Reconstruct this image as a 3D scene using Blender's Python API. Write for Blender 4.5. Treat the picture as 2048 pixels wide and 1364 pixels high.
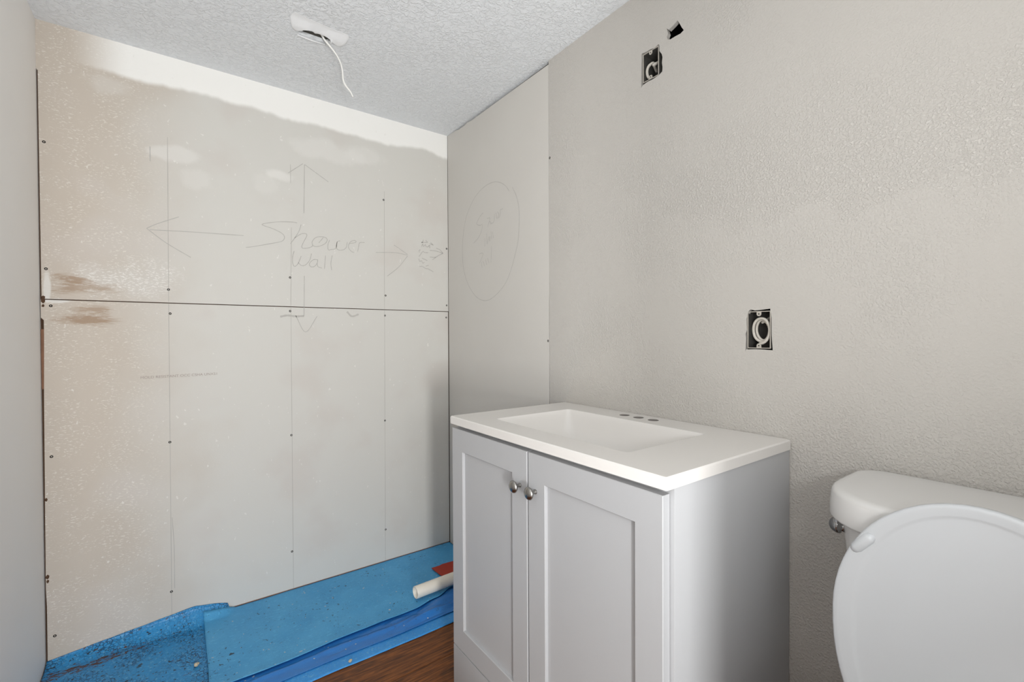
import bpy, bmesh, math, random
from mathutils import Vector, Matrix, noise

random.seed(7)
for o in list(bpy.data.objects):
    bpy.data.objects.remove(o, do_unlink=True)
scene = bpy.context.scene
COL = scene.collection

# ------------------------------------------------------------------ room
D, R, L, C = 2.148, 1.156, -0.368, 2.152      # back wall, right wall, left wall, ceiling
REAR = -0.30                                   # wall with the doorway the camera stands in
EYE = 1.10

# ------------------------------------------------------------------ camera
yaw, pitch, roll = map(math.radians, (36.1695, -0.6444, -0.2756))
F = Vector((math.sin(yaw) * math.cos(pitch), math.cos(yaw) * math.cos(pitch), math.sin(pitch)))
RT = Vector((math.cos(yaw), -math.sin(yaw), 0))
UP = RT.cross(F)
RT2 = RT * math.cos(roll) + UP * math.sin(roll)
UP2 = UP * math.cos(roll) - RT * math.sin(roll)
cam = bpy.data.cameras.new('camera')
cam.sensor_width = 36.0
cam.lens = 914.45 * 36.0 / 2048.0
cam.clip_start = 0.02
cam_o = bpy.data.objects.new('camera', cam)
COL.objects.link(cam_o)
m = Matrix((RT2, UP2, -F)).transposed().to_4x4()
m.translation = Vector((0, 0, EYE))
cam_o.matrix_world = m
scene.camera = cam_o

# ------------------------------------------------------------------ light
world = bpy.data.worlds.new('world')
scene.world = world
world.use_nodes = True
bg = world.node_tree.nodes['Background']
bg.inputs[0].default_value = (0.985, 0.995, 1.0, 1)
bg.inputs[1].default_value = 2.1

def area(name, loc, target, sx, sy, power, color):
    l = bpy.data.lights.new(name, 'AREA')
    l.shape = 'RECTANGLE'
    l.size, l.size_y = sx, sy
    l.energy = power
    l.color = color
    o = bpy.data.objects.new(name, l)
    COL.objects.link(o)
    o.location = loc
    o.rotation_euler = (Vector(target) - Vector(loc)).to_track_quat('-Z', 'Y').to_euler()
    return o

# level soft lamp behind the open doorway, then an added fill tipped upwards
area('soft_lamp', (-0.33, -1.30, 0.76), (0.40, 2.1, 0.90), 0.15, 0.40, 38.0, (1.0, 1.0, 0.995))
area('added_fill_lamp', (0.22, -0.22, 1.12), (0.34, 0.70, 2.0), 0.35, 0.35, 9.8, (0.97, 0.99, 1.0))  # unseen fill added inside the room to lift ceiling and right wall

scene.view_settings.view_transform = 'Standard'
scene.view_settings.look = 'None'
scene.view_settings.gamma = 1.0
scene.view_settings.use_curve_mapping = False
scene.view_settings.exposure = -0.06

# ------------------------------------------------------------------ helpers
def lin(c):
    c /= 255.0
    return c / 12.92 if c <= 0.04045 else ((c + 0.055) / 1.055) ** 2.4

def rgb(r, g, b):
    return (lin(r), lin(g), lin(b), 1.0)

class Nodes:
    def __init__(self, name):
        self.m = bpy.data.materials.new(name)
        self.m.use_nodes = True
        self.t = self.m.node_tree
        self.b = self.t.nodes['Principled BSDF']
        self._obj = None
    def n(self, typ, **kw):
        x = self.t.nodes.new(typ)
        for k, v in kw.items():
            setattr(x, k, v)
        return x
    def link(self, a, b):
        self.t.links.new(a, b)
    def put(self, sock, v):
        if hasattr(v, 'is_output'):
            self.link(v, sock)
        else:
            sock.default_value = v
    def obj(self):
        if self._obj is None:
            self._obj = self.n('ShaderNodeTexCoord').outputs['Object']
        return self._obj
    def mapping(self, scale=(1, 1, 1), loc=(0, 0, 0), rot=(0, 0, 0)):
        x = self.n('ShaderNodeMapping')
        self.link(self.obj(), x.inputs['Vector'])
        x.inputs['Scale'].default_value = scale
        x.inputs['Location'].default_value = loc
        x.inputs['Rotation'].default_value = rot
        return x.outputs[0]
    def xyz(self):
        s = self.n('ShaderNodeSeparateXYZ')
        self.link(self.obj(), s.inputs[0])
        return s.outputs
    def noise(self, scale, detail=3, rough=0.5, vec=None, distort=0.0):
        x = self.n('ShaderNodeTexNoise')
        self.link(vec if vec is not None else self.obj(), x.inputs['Vector'])
        x.inputs['Scale'].default_value = scale
        x.inputs['Detail'].default_value = detail
        x.inputs['Roughness'].default_value = rough
        x.inputs['Distortion'].default_value = distort
        return x.outputs[0]
    def voronoi(self, scale, vec=None, feature='F1'):
        x = self.n('ShaderNodeTexVoronoi', feature=feature)
        self.link(vec if vec is not None else self.obj(), x.inputs['Vector'])
        x.inputs['Scale'].default_value = scale
        return x.outputs['Distance']
    def math(self, op, a, b=None, c=None):
        x = self.n('ShaderNodeMath', operation=op)
        self.put(x.inputs[0], a)
        if b is not None:
            self.put(x.inputs[1], b)
        if c is not None:
            self.put(x.inputs[2], c)
        return x.outputs[0]
    def ramp(self, v, lo, hi):
        """smooth 0 at lo to 1 at hi (lo may exceed hi)"""
        x = self.n('ShaderNodeMapRange', interpolation_type='SMOOTHSTEP')
        self.put(x.inputs[0], v)
        a, b, c, d = (lo, hi, 0.0, 1.0) if lo < hi else (hi, lo, 1.0, 0.0)
        for i, q in zip((1, 2, 3, 4), (a, b, c, d)):
            x.inputs[i].default_value = q
        return x.outputs[0]
    def mix(self, f, a, b):
        x = self.n('ShaderNodeMix', data_type='RGBA')
        self.put(x.inputs[0], f)
        self.put(x.inputs[6], a)
        self.put(x.inputs[7], b)
        return x.outputs[2]
    def mul(self, *a):
        r = a[0]
        for q in a[1:]:
            r = self.math('MULTIPLY', r, q)
        return r
    def blob(self, u, v, cu, cv, ru, rv, wob, soft=0.35):
        """soft irregular patch centred at (cu, cv)"""
        a = self.math('DIVIDE', self.math('SUBTRACT', u, cu), ru)
        b = self.math('DIVIDE', self.math('SUBTRACT', v, cv), rv)
        d = self.math('SQRT', self.math('ADD', self.math('MULTIPLY', a, a), self.math('MULTIPLY', b, b)))
        d = self.math('ADD', d, self.math('MULTIPLY', self.math('SUBTRACT', wob, 0.5), 1.6))
        return self.ramp(d, 1.0, 1.0 - soft)
    def bump(self, h, strength=0.3, dist=0.002):
        x = self.n('ShaderNodeBump')
        self.put(x.inputs['Strength'], strength)
        x.inputs['Distance'].default_value = dist
        self.link(h, x.inputs['Height'])
        self.link(x.outputs[0], self.b.inputs['Normal'])
    def done(self, color, rough=0.6, metal=0.0, spec=0.5):
        self.put(self.b.inputs['Base Color'], color)
        self.put(self.b.inputs['Roughness'], rough)
        self.b.inputs['Metallic'].default_value = metal
        self.b.inputs['Specular IOR Level'].default_value = spec
        return self.m

def plain(name, color, rough=0.6, metal=0.0, spec=0.5, vary=0.04, scale=25, bump=0.0):
    k = Nodes(name)
    n = k.noise(scale, 3)
    dark = tuple(c * (1 - vary) for c in color[:3]) + (1,)
    lite = tuple(min(1, c * (1 + vary)) for c in color[:3]) + (1,)
    if bump:
        k.bump(n, bump, 0.001)
    return k.done(k.mix(n, dark, lite), rough, metal, spec)

def link(name, mesh, mat=None, parent=None, smooth=False):
    o = bpy.data.objects.new(name, mesh)
    COL.objects.link(o)
    if mat:
        mesh.materials.append(mat)
    if parent:
        o.parent = parent
    if smooth:
        for p in mesh.polygons:
            p.use_smooth = True
    return o

def from_bm(name, bm, mat, parent=None, smooth=False, angle=None):
    bmesh.ops.recalc_face_normals(bm, faces=bm.faces)
    me = bpy.data.meshes.new(name)
    bm.to_mesh(me)
    bm.free()
    o = link(name, me, mat, parent, smooth or angle is not None)
    if angle is not None:
        me.set_sharp_from_angle(angle=math.radians(angle))
    return o

def add_box(bm, lo, hi, bevel=0.0, seg=2):
    t = bmesh.new()
    bmesh.ops.create_cube(t, size=1.0)
    for v in t.verts:
        v.co = Vector([lo[i] + (v.co[i] + 0.5) * (hi[i] - lo[i]) for i in range(3)])
    if bevel:
        bmesh.ops.bevel(t, geom=t.edges[:], offset=bevel, segments=seg, affect='EDGES', profile=0.6)
    tmp = bpy.data.meshes.new('tmp')
    t.to_mesh(tmp)
    t.free()
    bm.from_mesh(tmp)
    bpy.data.meshes.remove(tmp)

def box(name, lo, hi, mat, parent=None, bevel=0.0, seg=2):
    bm = bmesh.new()
    add_box(bm, lo, hi, bevel, seg)
    return from_bm(name, bm, mat, parent, angle=35 if bevel else None)

def loft(bm, loops, cap0=True, cap1=True):
    rows = [[bm.verts.new(p) for p in lp] for lp in loops]
    n = len(rows[0])
    for a, b in zip(rows, rows[1:]):
        for i in range(n):
            j = (i + 1) % n
            bm.faces.new((a[i], a[j], b[j], b[i]))
    if cap0:
        bm.faces.new(rows[0][::-1])
    if cap1:
        bm.faces.new(rows[-1])
    return rows

def rrect(x0, x1, y0, y1, r, z, k=8):
    pts = []
    for cx, cy, a0 in ((x1 - r, y1 - r, 0), (x0 + r, y1 - r, 90), (x0 + r, y0 + r, 180), (x1 - r, y0 + r, 270)):
        for i in range(k):
            a = math.radians(a0 + 90 * i / (k - 1))
            pts.append(Vector((cx + r * math.cos(a), cy + r * math.sin(a), z)))
    return pts

def smooth_path(pts, sub=6):
    """Catmull-Rom through the points"""
    P = [Vector(p) for p in pts]
    P = [P[0] * 2 - P[1]] + P + [P[-1] * 2 - P[-2]]
    out = []
    for i in range(1, len(P) - 2):
        for s in range(sub):
            t = s / sub
            a, b, c, d = P[i - 1], P[i], P[i + 1], P[i + 2]
            out.append(0.5 * (2 * b + (c - a) * t + (2 * a - 5 * b + 4 * c - d) * t * t + (3 * b - a - 3 * c + d) * t ** 3))
    out.append(P[-2])
    return out

def add_tube(bm, path, r, n=10, caps=True):
    path = [Vector(p) for p in path]
    loops = []
    up = Vector((0.13, 0.27, 0.95)).normalized()
    for i, p in enumerate(path):
        d = (path[min(i + 1, len(path) - 1)] - path[max(i - 1, 0)]).normalized()
        s = d.cross(up)
        if s.length < 1e-3:
            s = d.cross(Vector((1, 0, 0)))
        s.normalize()
        u = s.cross(d).normalized()
        rr = r[i] if isinstance(r, (list, tuple)) else r
        loops.append([p + s * math.cos(2 * math.pi * q / n) * rr + u * math.sin(2 * math.pi * q / n) * rr for q in range(n)])
    loft(bm, loops, caps, caps)

def add_lathe(bm, prof, origin, axis, n=24):
    """prof: list of (radius, along-axis)"""
    ax = Vector(axis).normalized()
    s = ax.orthogonal().normalized()
    u = ax.cross(s)
    loops = []
    for r, h in prof:
        r = max(r, 1e-4)
        loops.append([Vector(origin) + ax * h + s * math.cos(2 * math.pi * q / n) * r + u * math.sin(2 * math.pi * q / n) * r for q in range(n)])
    loft(bm, loops)

def add_prism(bm, pts, off):
    """closed polygon pts (3-D) thickened by vector off"""
    off = Vector(off)
    a = [bm.verts.new(p) for p in pts]
    b = [bm.verts.new(Vector(p) + off) for p in pts]
    n = len(pts)
    bm.faces.new(a)
    bm.faces.new(b[::-1])
    for i in range(n):
        j = (i + 1) % n
        bm.faces.new((a[i], b[i], b[j], a[j]))

def add_sheet(bm, outer, holes, depth):
    """flat sheet: polygon with holes, its rims extruded by vector depth"""
    edges = []
    depth = Vector(depth)
    for lp in [outer] + holes:
        vs = [bm.verts.new(p) for p in lp]
        for i in range(len(vs)):
            edges.append(bm.edges.new((vs[i], vs[(i + 1) % len(vs)])))
        ws = [bm.verts.new(Vector(p) + depth) for p in lp]
        for i in range(len(vs)):
            j = (i + 1) % len(vs)
            bm.faces.new((vs[i], vs[j], ws[j], ws[i]))
    bmesh.ops.triangle_fill(bm, use_beauty=True, use_dissolve=False, edges=edges)

def thing(name, label, cat, loc=(0, 0, 0), group=None):
    o = bpy.data.objects.new(name, None)
    o.empty_display_size = 0.05
    COL.objects.link(o)
    o.location = loc
    return tag(o, label, cat, group)

def tag(o, label, cat, group=None):
    o['label'] = label
    o['category'] = cat
    if group:
        o['group'] = group
    return o

def structure(o):
    o['kind'] = 'structure'
    return o

def base(parent, o):
    """parent o under an Empty standing off the origin without moving it"""
    o.parent = parent
    o.matrix_parent_inverse = Matrix.Translation(parent.location).inverted()
    return o

def ribbons(bm, strokes, width, put, sub=5, wob=0.15):
    """flat pencil strokes: each a ribbon of slightly uneven width laid on a wall; put(u, v) gives the 3-D point"""
    for st in strokes:
        pts = [Vector((a / 1000.0, b / 1000.0, 0)) for a, b in st]
        path = smooth_path(pts, sub) if len(pts) > 2 else [pts[0].lerp(pts[1], i / 8) for i in range(9)]
        prev = None
        for i, p in enumerate(path):
            d = path[min(i + 1, len(path) - 1)] - path[max(i - 1, 0)]
            if d.length < 1e-7:
                continue
            d.normalize()
            nrm = Vector((-d.y, d.x, 0))
            w = width * 0.5 * (1 + wob * math.sin(i * 1.7 + p.x * 90))
            a, b = p + nrm * w, p - nrm * w
            cur = (bm.verts.new(put(a.x, a.y)), bm.verts.new(put(b.x, b.y)))
            if prev:
                bm.faces.new((prev[0], cur[0], cur[1], prev[1]))
            prev = cur

# ------------------------------------------------------------------ materials
def make_back_drywall():
    k = Nodes('patched_drywall')
    x, y, z = k.xyz()
    n1 = k.noise(3.2, 3)
    n2 = k.noise(14, 4)
    nf = k.noise(60, 3)
    grey, tan = rgb(210, 208, 202), rgb(197, 187, 175)
    # bare greyish paper in the middle, older beige paint towards the left
    left = k.ramp(k.math('ADD', x, k.math('MULTIPLY', k.math('SUBTRACT', n1, 0.5), 0.55)), 0.16, -0.28)
    c = k.mix(left, grey, tan)
    c = k.mix(k.mul(k.ramp(n1, 0.52, 0.68), 0.35), c, rgb(202, 193, 186))
    # roller splatter flecks of the old texture
    vec = k.mapping(scale=(1.0, 1.0, 2.6), rot=(0, math.radians(-22), 0))
    fl = k.noise(95, 2, 0.5, vec, 0.4)
    fleck = k.mul(k.ramp(fl, 0.565, 0.63), k.ramp(n2, 0.36, 0.56))
    spread = k.ramp(k.math('ADD', x, k.math('MULTIPLY', k.math('SUBTRACT', n2, 0.5), 0.2)), 0.02, -0.14)
    c = k.mix(k.mul(fleck, spread, 0.6), c, rgb(226, 221, 212))
    wob = k.noise(9, 4, 0.6)
    # skim coat over the seam, flecks thicker there
    sk = k.blob(x, z, -0.14, 1.31, 0.20, 0.10, wob, 0.7)
    c = k.mix(k.mul(sk, 0.45), c, rgb(212, 209, 204))
    c = k.mix(k.mul(sk, k.ramp(fl, 0.52, 0.60), 0.8), c, rgb(232, 229, 224))
    # brown glue stains beside the seam
    streak = k.noise(26, 4, 0.6, k.mapping(scale=(1.0, 1.0, 5.0)))
    wear = k.noise(45, 4, 0.65, k.mapping(scale=(0.5, 1, 2.0), loc=(4, 0, 1)))
    for cu, cv, ru, rv, s in ((-0.29, 1.300, 0.065, 0.024, 0.9), (-0.25, 1.272, 0.11, 0.024, 0.65), (-0.235, 1.196, 0.07, 0.020, 0.75),
                              (-0.255, 1.163, 0.10, 0.026, 0.95), (-0.305, 1.264, 0.05, 0.022, 0.5)):
        c = k.mix(k.mul(k.blob(x, z, cu, cv, ru, rv, streak, 0.7), k.ramp(wear, 0.30, 0.50), s), c, rgb(164, 141, 119))
    # joint compound smears
    for cu, cv, ru, rv, s in ((-0.325, 1.225, 0.06, 0.012, 0.9), (-0.35, 1.265, 0.012, 0.075, 0.8), (-0.01, 1.79, 0.10, 0.035, 0.55),
                              (0.07, 1.71, 0.07, 0.05, 0.3), (0.35, 1.785, 0.085, 0.03, 0.75), (0.30, 1.75, 0.07, 0.06, 0.25),
                              (-0.18, 1.99, 0.07, 0.05, 0.25), (0.55, 1.93, 0.2, 0.06, 0.45), (0.72, 1.95, 0.12, 0.05, 0.4)):
        c = k.mix(k.mul(k.blob(x, z, cu, cv, ru, rv, wob, 0.5), s), c, rgb(226, 224, 219))
    # older white paint left under the ceiling, with a torn lower edge
    edge = k.math('ADD', z, k.math('MULTIPLY', k.math('SUBTRACT', k.noise(5, 4, 0.55, k.mapping(scale=(1, 1, 0.2))), 0.5), 0.09))
    band = k.mul(k.ramp(edge, 2.028, 2.05), k.ramp(x, -0.30, -0.12))
    c = k.mix(band, c, rgb(245, 244, 240))
    # few white plaster chips
    ch = k.noise(70, 2, 0.5, k.mapping(scale=(1, 1, 0.7)), 0.3)
    c = k.mix(k.mul(k.ramp(ch, 0.725, 0.745), 0.5), c, rgb(235, 233, 228))
    h = k.math('ADD', k.mul(k.noise(240, 3), 0.4), k.mul(fleck, spread, 1.2))
    k.bump(h, 0.3, 0.0014)
    return k.done(c, 0.62, spec=0.35)

def make_right_texture():
    k = Nodes('orange_peel_wall')
    x, y, z = k.xyz()
    n1 = k.noise(2.6, 3)
    c = k.mix(n1, rgb(192, 188, 182), rgb(199, 195, 189))
    peel = k.noise(210, 3, 0.55)
    wob = k.noise(6, 4, 0.6)
    # heavier splatter in a slanting swath and low by the toilet
    sw = k.math('SUBTRACT', z, k.math('MULTIPLY', y, 0.10))
    sw = k.math('ADD', sw, k.math('MULTIPLY', k.math('SUBTRACT', wob, 0.5), 0.28))
    band = k.mul(k.ramp(sw, 1.30, 1.35), k.ramp(sw, 1.72, 1.42), k.ramp(k.math('ADD', y, wob), 1.55, 1.15))
    low = k.ramp(k.math('ADD', z, k.math('MULTIPLY', k.math('SUBTRACT', wob, 0.5), 0.3)), 1.1, 0.75)
    tex = k.math('MAXIMUM', k.mul(band, 0.65), k.mul(low, 0.7))
    up = k.ramp(n1, 0.45, 0.62)
    tex = k.math('MAXIMUM', tex, k.mul(up, 0.35))
    c = k.mix(k.mul(band, k.ramp(peel, 0.54, 0.64), 0.6), c, rgb(214, 210, 204))
    c = k.mix(k.mul(tex, k.ramp(k.noise(70, 4, 0.6), 0.6, 0.74), 0.25), c, rgb(176, 170, 162))
    k.bump(k.math('ADD', k.mul(k.ramp(peel, 0.40, 0.70), k.math('ADD', tex, 0.25)), k.mul(k.noise(400, 2), 0.12)), 0.65, 0.0023)
    return k.done(c, 0.68, spec=0.3)

def make_ceiling():
    k = Nodes('knockdown_ceiling')
    n = k.noise(70, 4, 0.6, None, 0.8)
    n3 = k.noise(170, 3, 0.6)
    big = k.noise(5, 2)
    h = k.math('ADD', k.mul(k.ramp(n, 0.44, 0.62), k.math('ADD', k.mul(big, 0.9), 0.3)), k.mul(n3, 0.35))
    k.bump(h, 0.7, 0.0030)
    return k.done(k.mix(big, rgb(234, 237, 240), rgb(238, 240, 242)), 0.75, spec=0.25)

def make_shower_panel():
    k = Nodes('smooth_side_drywall')
    x, y, z = k.xyz()
    n1 = k.noise(3, 3)
    c = k.mix(n1, rgb(212, 209, 203), rgb(206, 202, 196))
    fl = k.noise(110, 3, 0.5, None, 0.3)
    wob = k.noise(8, 3)
    m = k.mul(k.ramp(fl, 0.60, 0.68), k.ramp(k.math('ADD', y, k.math('MULTIPLY', wob, 0.25)), 1.62, 1.45))
    c = k.mix(k.mul(m, 0.4), c, rgb(214, 210, 204))
    k.bump(k.math('ADD', k.mul(k.noise(260, 2), 0.3), m), 0.2, 0.0012)
    return k.done(c, 0.65, spec=0.3)

def make_membrane(name, c0, c1, dark, rough, crackle, specks):
    k = Nodes(name)
    n = k.noise(7, 4, 0.6)
    c = k.mix(n, c0, c1)
    if crackle:
        v = k.voronoi(130, k.mapping(scale=(1, 1.5, 1)), 'DISTANCE_TO_EDGE')
        c = k.mix(k.mul(k.ramp(v, 0.10, 0.02), k.ramp(k.noise(9, 3), 0.35, 0.6), crackle), c, dark)
        st = k.noise(110, 3, 0.65, k.mapping(scale=(0.5, 1, 1), rot=(0, 0, 0.3)))
        c = k.mix(k.mul(k.ramp(st, 0.54, 0.70), 0.25), c, tuple(min(1, q * 1.6 + 0.03) for q in c1[:3]) + (1,))
    if specks:
        s = k.noise(75, 2, 0.5, None, 0.6)
        c = k.mix(k.mul(k.ramp(s, 0.665, 0.70), k.ramp(k.noise(4.5, 2), 0.42, 0.58), specks), c, (0.012, 0.014, 0.016, 1))
        w = k.noise(62, 1, 0.5, k.mapping(loc=(3, 1, 2)))
        c = k.mix(k.mul(k.ramp(w, 0.755, 0.77), 0.8), c, rgb(205, 200, 190))
    k.bump(k.math('ADD', k.noise(210, 3), k.mul(n, 2.0)), 0.35, 0.0015)
    return k.done(c, rough, spec=0.5)

def make_lap():
    """left membrane: crackled blue with scraped brown dirt along the fold at the wall"""
    k = Nodes('crackled_blue_membrane')
    x, y, z = k.xyz()
    n = k.noise(7, 4, 0.6)
    c = k.mix(n, rgb(26, 128, 190), rgb(52, 152, 210))
    c = k.mix(k.ramp(y, 1.66, 1.60), c, k.mix(n, rgb(40, 134, 214), rgb(70, 162, 232)))
    v = k.voronoi(85, k.mapping(scale=(1, 1.2, 1)), 'DISTANCE_TO_EDGE')
    c = k.mix(k.mul(k.ramp(v, 0.14, 0.02), k.ramp(k.noise(9, 3), 0.35, 0.6), k.ramp(y, 1.60, 1.68), 0.9), c, rgb(14, 66, 104))
    st = k.noise(120, 3, 0.65)
    c = k.mix(k.mul(k.ramp(st, 0.54, 0.68), 0.5), c, rgb(120, 185, 220))
    fold = k.mul(k.ramp(k.math('ABSOLUTE', k.math('SUBTRACT', y, k.math('ADD', 2.085, k.math('MULTIPLY', x, 0.05)))), 0.05, 0.0),
                 k.ramp(x, 0.06, -0.25))
    crack = k.noise(75, 4, 0.65, k.mapping(scale=(0.6, 1.5, 1)), 0.8)
    dirt = k.mul(k.ramp(k.math('ADD', crack, k.mul(fold, 0.19)), 0.65, 0.69), k.ramp(x, 0.07, 0.0))
    c = k.mix(dirt, c, k.mix(k.noise(90, 2), rgb(18, 14, 12), rgb(112, 62, 28)))
    s = k.noise(75, 2, 0.5, None, 0.6)
    c = k.mix(k.mul(k.ramp(s, 0.64, 0.67), k.ramp(y, 1.60, 1.68), 0.85), c, (0.012, 0.016, 0.02, 1))
    k.bump(k.math('ADD', k.noise(210, 3), k.mul(k.ramp(v, 0.0, 0.1), 0.8)), 0.45, 0.0015)
    return k.done(c, 0.42, spec=0.5)

def make_wood():
    k = Nodes('brown_vinyl_plank')
    info = k.n('ShaderNodeObjectInfo').outputs['Random']
    mv = k.n('ShaderNodeMapping')
    k.link(k.obj(), mv.inputs['Vector'])
    mv.inputs['Scale'].default_value = (1.6, 26, 1)
    off = k.n('ShaderNodeCombineXYZ')
    k.link(k.math('MULTIPLY', info, 31.0), off.inputs[0])
    k.link(off.outputs[0], mv.inputs['Location'])
    g = k.noise(6, 6, 0.62, mv.outputs[0], 0.7)
    fine = k.noise(26, 4, 0.6, mv.outputs[0])
    c = k.mix(k.ramp(g, 0.3, 0.7), rgb(70, 36, 13), rgb(142, 84, 36))
    c = k.mix(k.mul(k.ramp(fine, 0.5, 0.7), 0.5), c, rgb(46, 26, 12))
    kn = k.noise(5, 3, 0.6, k.mapping(scale=(1, 2.6, 1)))
    c = k.mix(k.mul(k.ramp(kn, 0.57, 0.72), 0.75), c, rgb(34, 20, 11))
    k.bump(g, 0.15, 0.001)
    return k.done(c, 0.45, spec=0.4)

M = dict(
    back=make_back_drywall(), right=make_right_texture(), ceiling=make_ceiling(), side=make_shower_panel(), wood=make_wood(), lap=make_lap(),
    left=plain('smooth_left_wall', rgb(246, 243, 239), 0.6, spec=0.3, vary=0.03, scale=3, bump=0.02),
    stud=plain('dark_stud_cavity', rgb(84, 60, 42), 0.9, vary=0.3, scale=12),
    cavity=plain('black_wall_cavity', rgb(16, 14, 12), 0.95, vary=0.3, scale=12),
    stick=plain('raw_wood_strip', rgb(128, 92, 70), 0.8, vary=0.25, scale=30),
    core=plain('gypsum_core', rgb(190, 184, 174), 0.9, vary=0.1, scale=60),
    pencil=plain('pencil_graphite', rgb(180, 178, 173), 0.8, vary=0.1, scale=40),
    faint=plain('faint_pencil_graphite', rgb(186, 183, 178), 0.8, vary=0.1, scale=40),
    chalk=plain('stud_pencil_line', rgb(178, 175, 169), 0.8, vary=0.1, scale=20),
    ink=plain('stamped_grey_ink', rgb(168, 157, 150), 0.8, vary=0.15, scale=90),
    screw=plain('black_screw_steel', rgb(34, 29, 24), 0.75, metal=0.0, vary=0.2, scale=200),
    patch=plain('smooth_ceiling_compound', rgb(240, 241, 242), 0.65, vary=0.02, scale=15),
    cable=plain('white_cable_sheath', rgb(232, 231, 227), 0.45, vary=0.02),
    dusty=plain('dusty_cable_sheath', rgb(206, 200, 190), 0.6, vary=0.06, scale=60),
    steel=plain('dusty_grey_box_steel', rgb(74, 72, 68), 0.75, metal=0.1, vary=0.35, scale=90),
    rim=plain('plaster_caked_box_edge', rgb(186, 180, 170), 0.7, vary=0.15, scale=90),
    vanity=plain('pale_grey_cabinet_paint', rgb(181, 182, 184), 0.42, vary=0.015, scale=4),
    marble=plain('white_cultured_marble', rgb(228, 225, 221), 0.22, vary=0.01, scale=4),
    dark=plain('faucet_hole_shade', rgb(128, 124, 119), 0.8, vary=0.1),  # shade inside the drilled holes, put into their wall colour
    nickel=plain('brushed_nickel', rgb(158, 156, 152), 0.25, metal=1.0, vary=0.04),
    chrome=plain('polished_chrome', rgb(150, 150, 150), 0.10, metal=1.0, vary=0.02),
    porcelain=plain('white_porcelain', rgb(220, 219, 217), 0.12, vary=0.01, scale=4),
    seat=plain('white_seat_plastic', rgb(205, 208, 211), 0.3, vary=0.01, scale=4),
    pvc=plain('white_pvc', rgb(232, 226, 214), 0.4, vary=0.03, scale=18),
    red=plain('red_plastic', rgb(168, 48, 26), 0.5, vary=0.12, scale=40),
    crumb=plain('plaster_crumb', rgb(196, 184, 160), 0.9, vary=0.25, scale=150),
    sheet=make_membrane('blue_membrane_sheet', rgb(50, 142, 200), rgb(92, 176, 224), rgb(24, 100, 150), 0.5, 0.25, 0.9),
    film=make_membrane('blue_plastic_film', rgb(26, 104, 186), rgb(56, 134, 206), rgb(14, 60, 120), 0.3, 0, 0.4),
)

# ------------------------------------------------------------------ floor
T = 0.0127                                     # drywall thickness
floor = structure(box('floor', (L - 0.1, REAR, -0.06), (R + 0.1, D + 0.1, -0.008), M['stud']))
row = 0
y1 = 1.575
while y1 > REAR:
    y0 = max(y1 - 0.178, REAR)
    cut = L + (0.35 + 0.47 * row) % 1.3 + 0.1
    for a, b in ((L + 0.002, cut), (cut, R - 0.002)):
        box('plank', (a + 0.0006, y0 + 0.0006, -0.008), (b - 0.0006, y1 - 0.0006, 0.0), M['wood'], floor, bevel=0.0012, seg=1)
    y1 = y0
    row += 1

# ------------------------------------------------------------------ left wall, rear wall with the doorway behind the camera
DOOR1 = 0.31  # unseen jamb edge, placed to shade the vanity side and toilet
structure(box('wall_left', (L - 0.1, REAR - 0.1, -0.02), (L, D + 0.1, C + 0.02), M['left']))
bm = bmesh.new()
add_box(bm, (DOOR1, REAR - 0.1, -0.02), (R + 0.1, REAR, C + 0.02))
add_box(bm, (L, REAR - 0.1, 2.06), (DOOR1, REAR, C + 0.02))
structure(from_bm('wall_rear', bm, M['left']))

# ------------------------------------------------------------------ back wall: framing behind two drywall sheets
wall_back = structure(box('wall_back', (L - 0.05, D + T, -0.02), (R + 0.1, D + 0.10, C + 0.02), M['stud']))
SEAM = 1.2295
GAP = 0.0035
bm = bmesh.new()
add_prism(bm, [(L + 0.0045, D, SEAM + GAP / 2), (R - 0.001, D, SEAM + GAP / 2), (R - 0.001, D, C), (L, D, C), (L, D, 1.99), (L + 0.004, D, 1.985)],
          (0, T, 0))
upper = from_bm('drywall_panel', bm, M['back'], wall_back)
bm = bmesh.new()
ragged = [(L + 0.005, D, 0.0125), (L + 0.0055, D, 0.2), (L + 0.0035, D, 0.26), (L + 0.005, D, 0.6), (L + 0.0065, D, 0.9), (L + 0.009, D, 1.10),
          (L + 0.009, D, 1.160), (L + 0.002, D, 1.168), (L + 0.002, D, SEAM - GAP / 2)]
add_prism(bm, [(R - 0.003, D, SEAM - GAP / 2), (R - 0.003, D, 0.0125)] + ragged, (0, T, 0))
lower = from_bm('drywall_panel', bm, M['back'], wall_back)
box('wood_strip', (L + 0.001, D + 0.002, 0.93), (L + 0.0085, D + T, 1.13), M['stick'], wall_back)
box('sill_strip', (0.10, D + 0.0005, 0.003), (R - 0.004, D + T, 0.0122), M['stick'], wall_back)
# broken gypsum crumbs in the corner joint
for zz, r in ((1.225, 0.007), (1.235, 0.005), (1.208, 0.004), (0.30, 0.005), (0.285, 0.004), (0.56, 0.004)):
    bm = bmesh.new()
    bmesh.ops.create_icosphere(bm, subdivisions=1, radius=r)
    for v in bm.verts:
        v.co = Vector((v.co.x, v.co.y * 0.4, v.co.z * 1.5)) * (1 + 0.4 * (random.random() - 0.5)) + Vector((L + 0.008, D, zz))
    from_bm('gypsum_chip', bm, M['stud'], wall_back)

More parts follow.
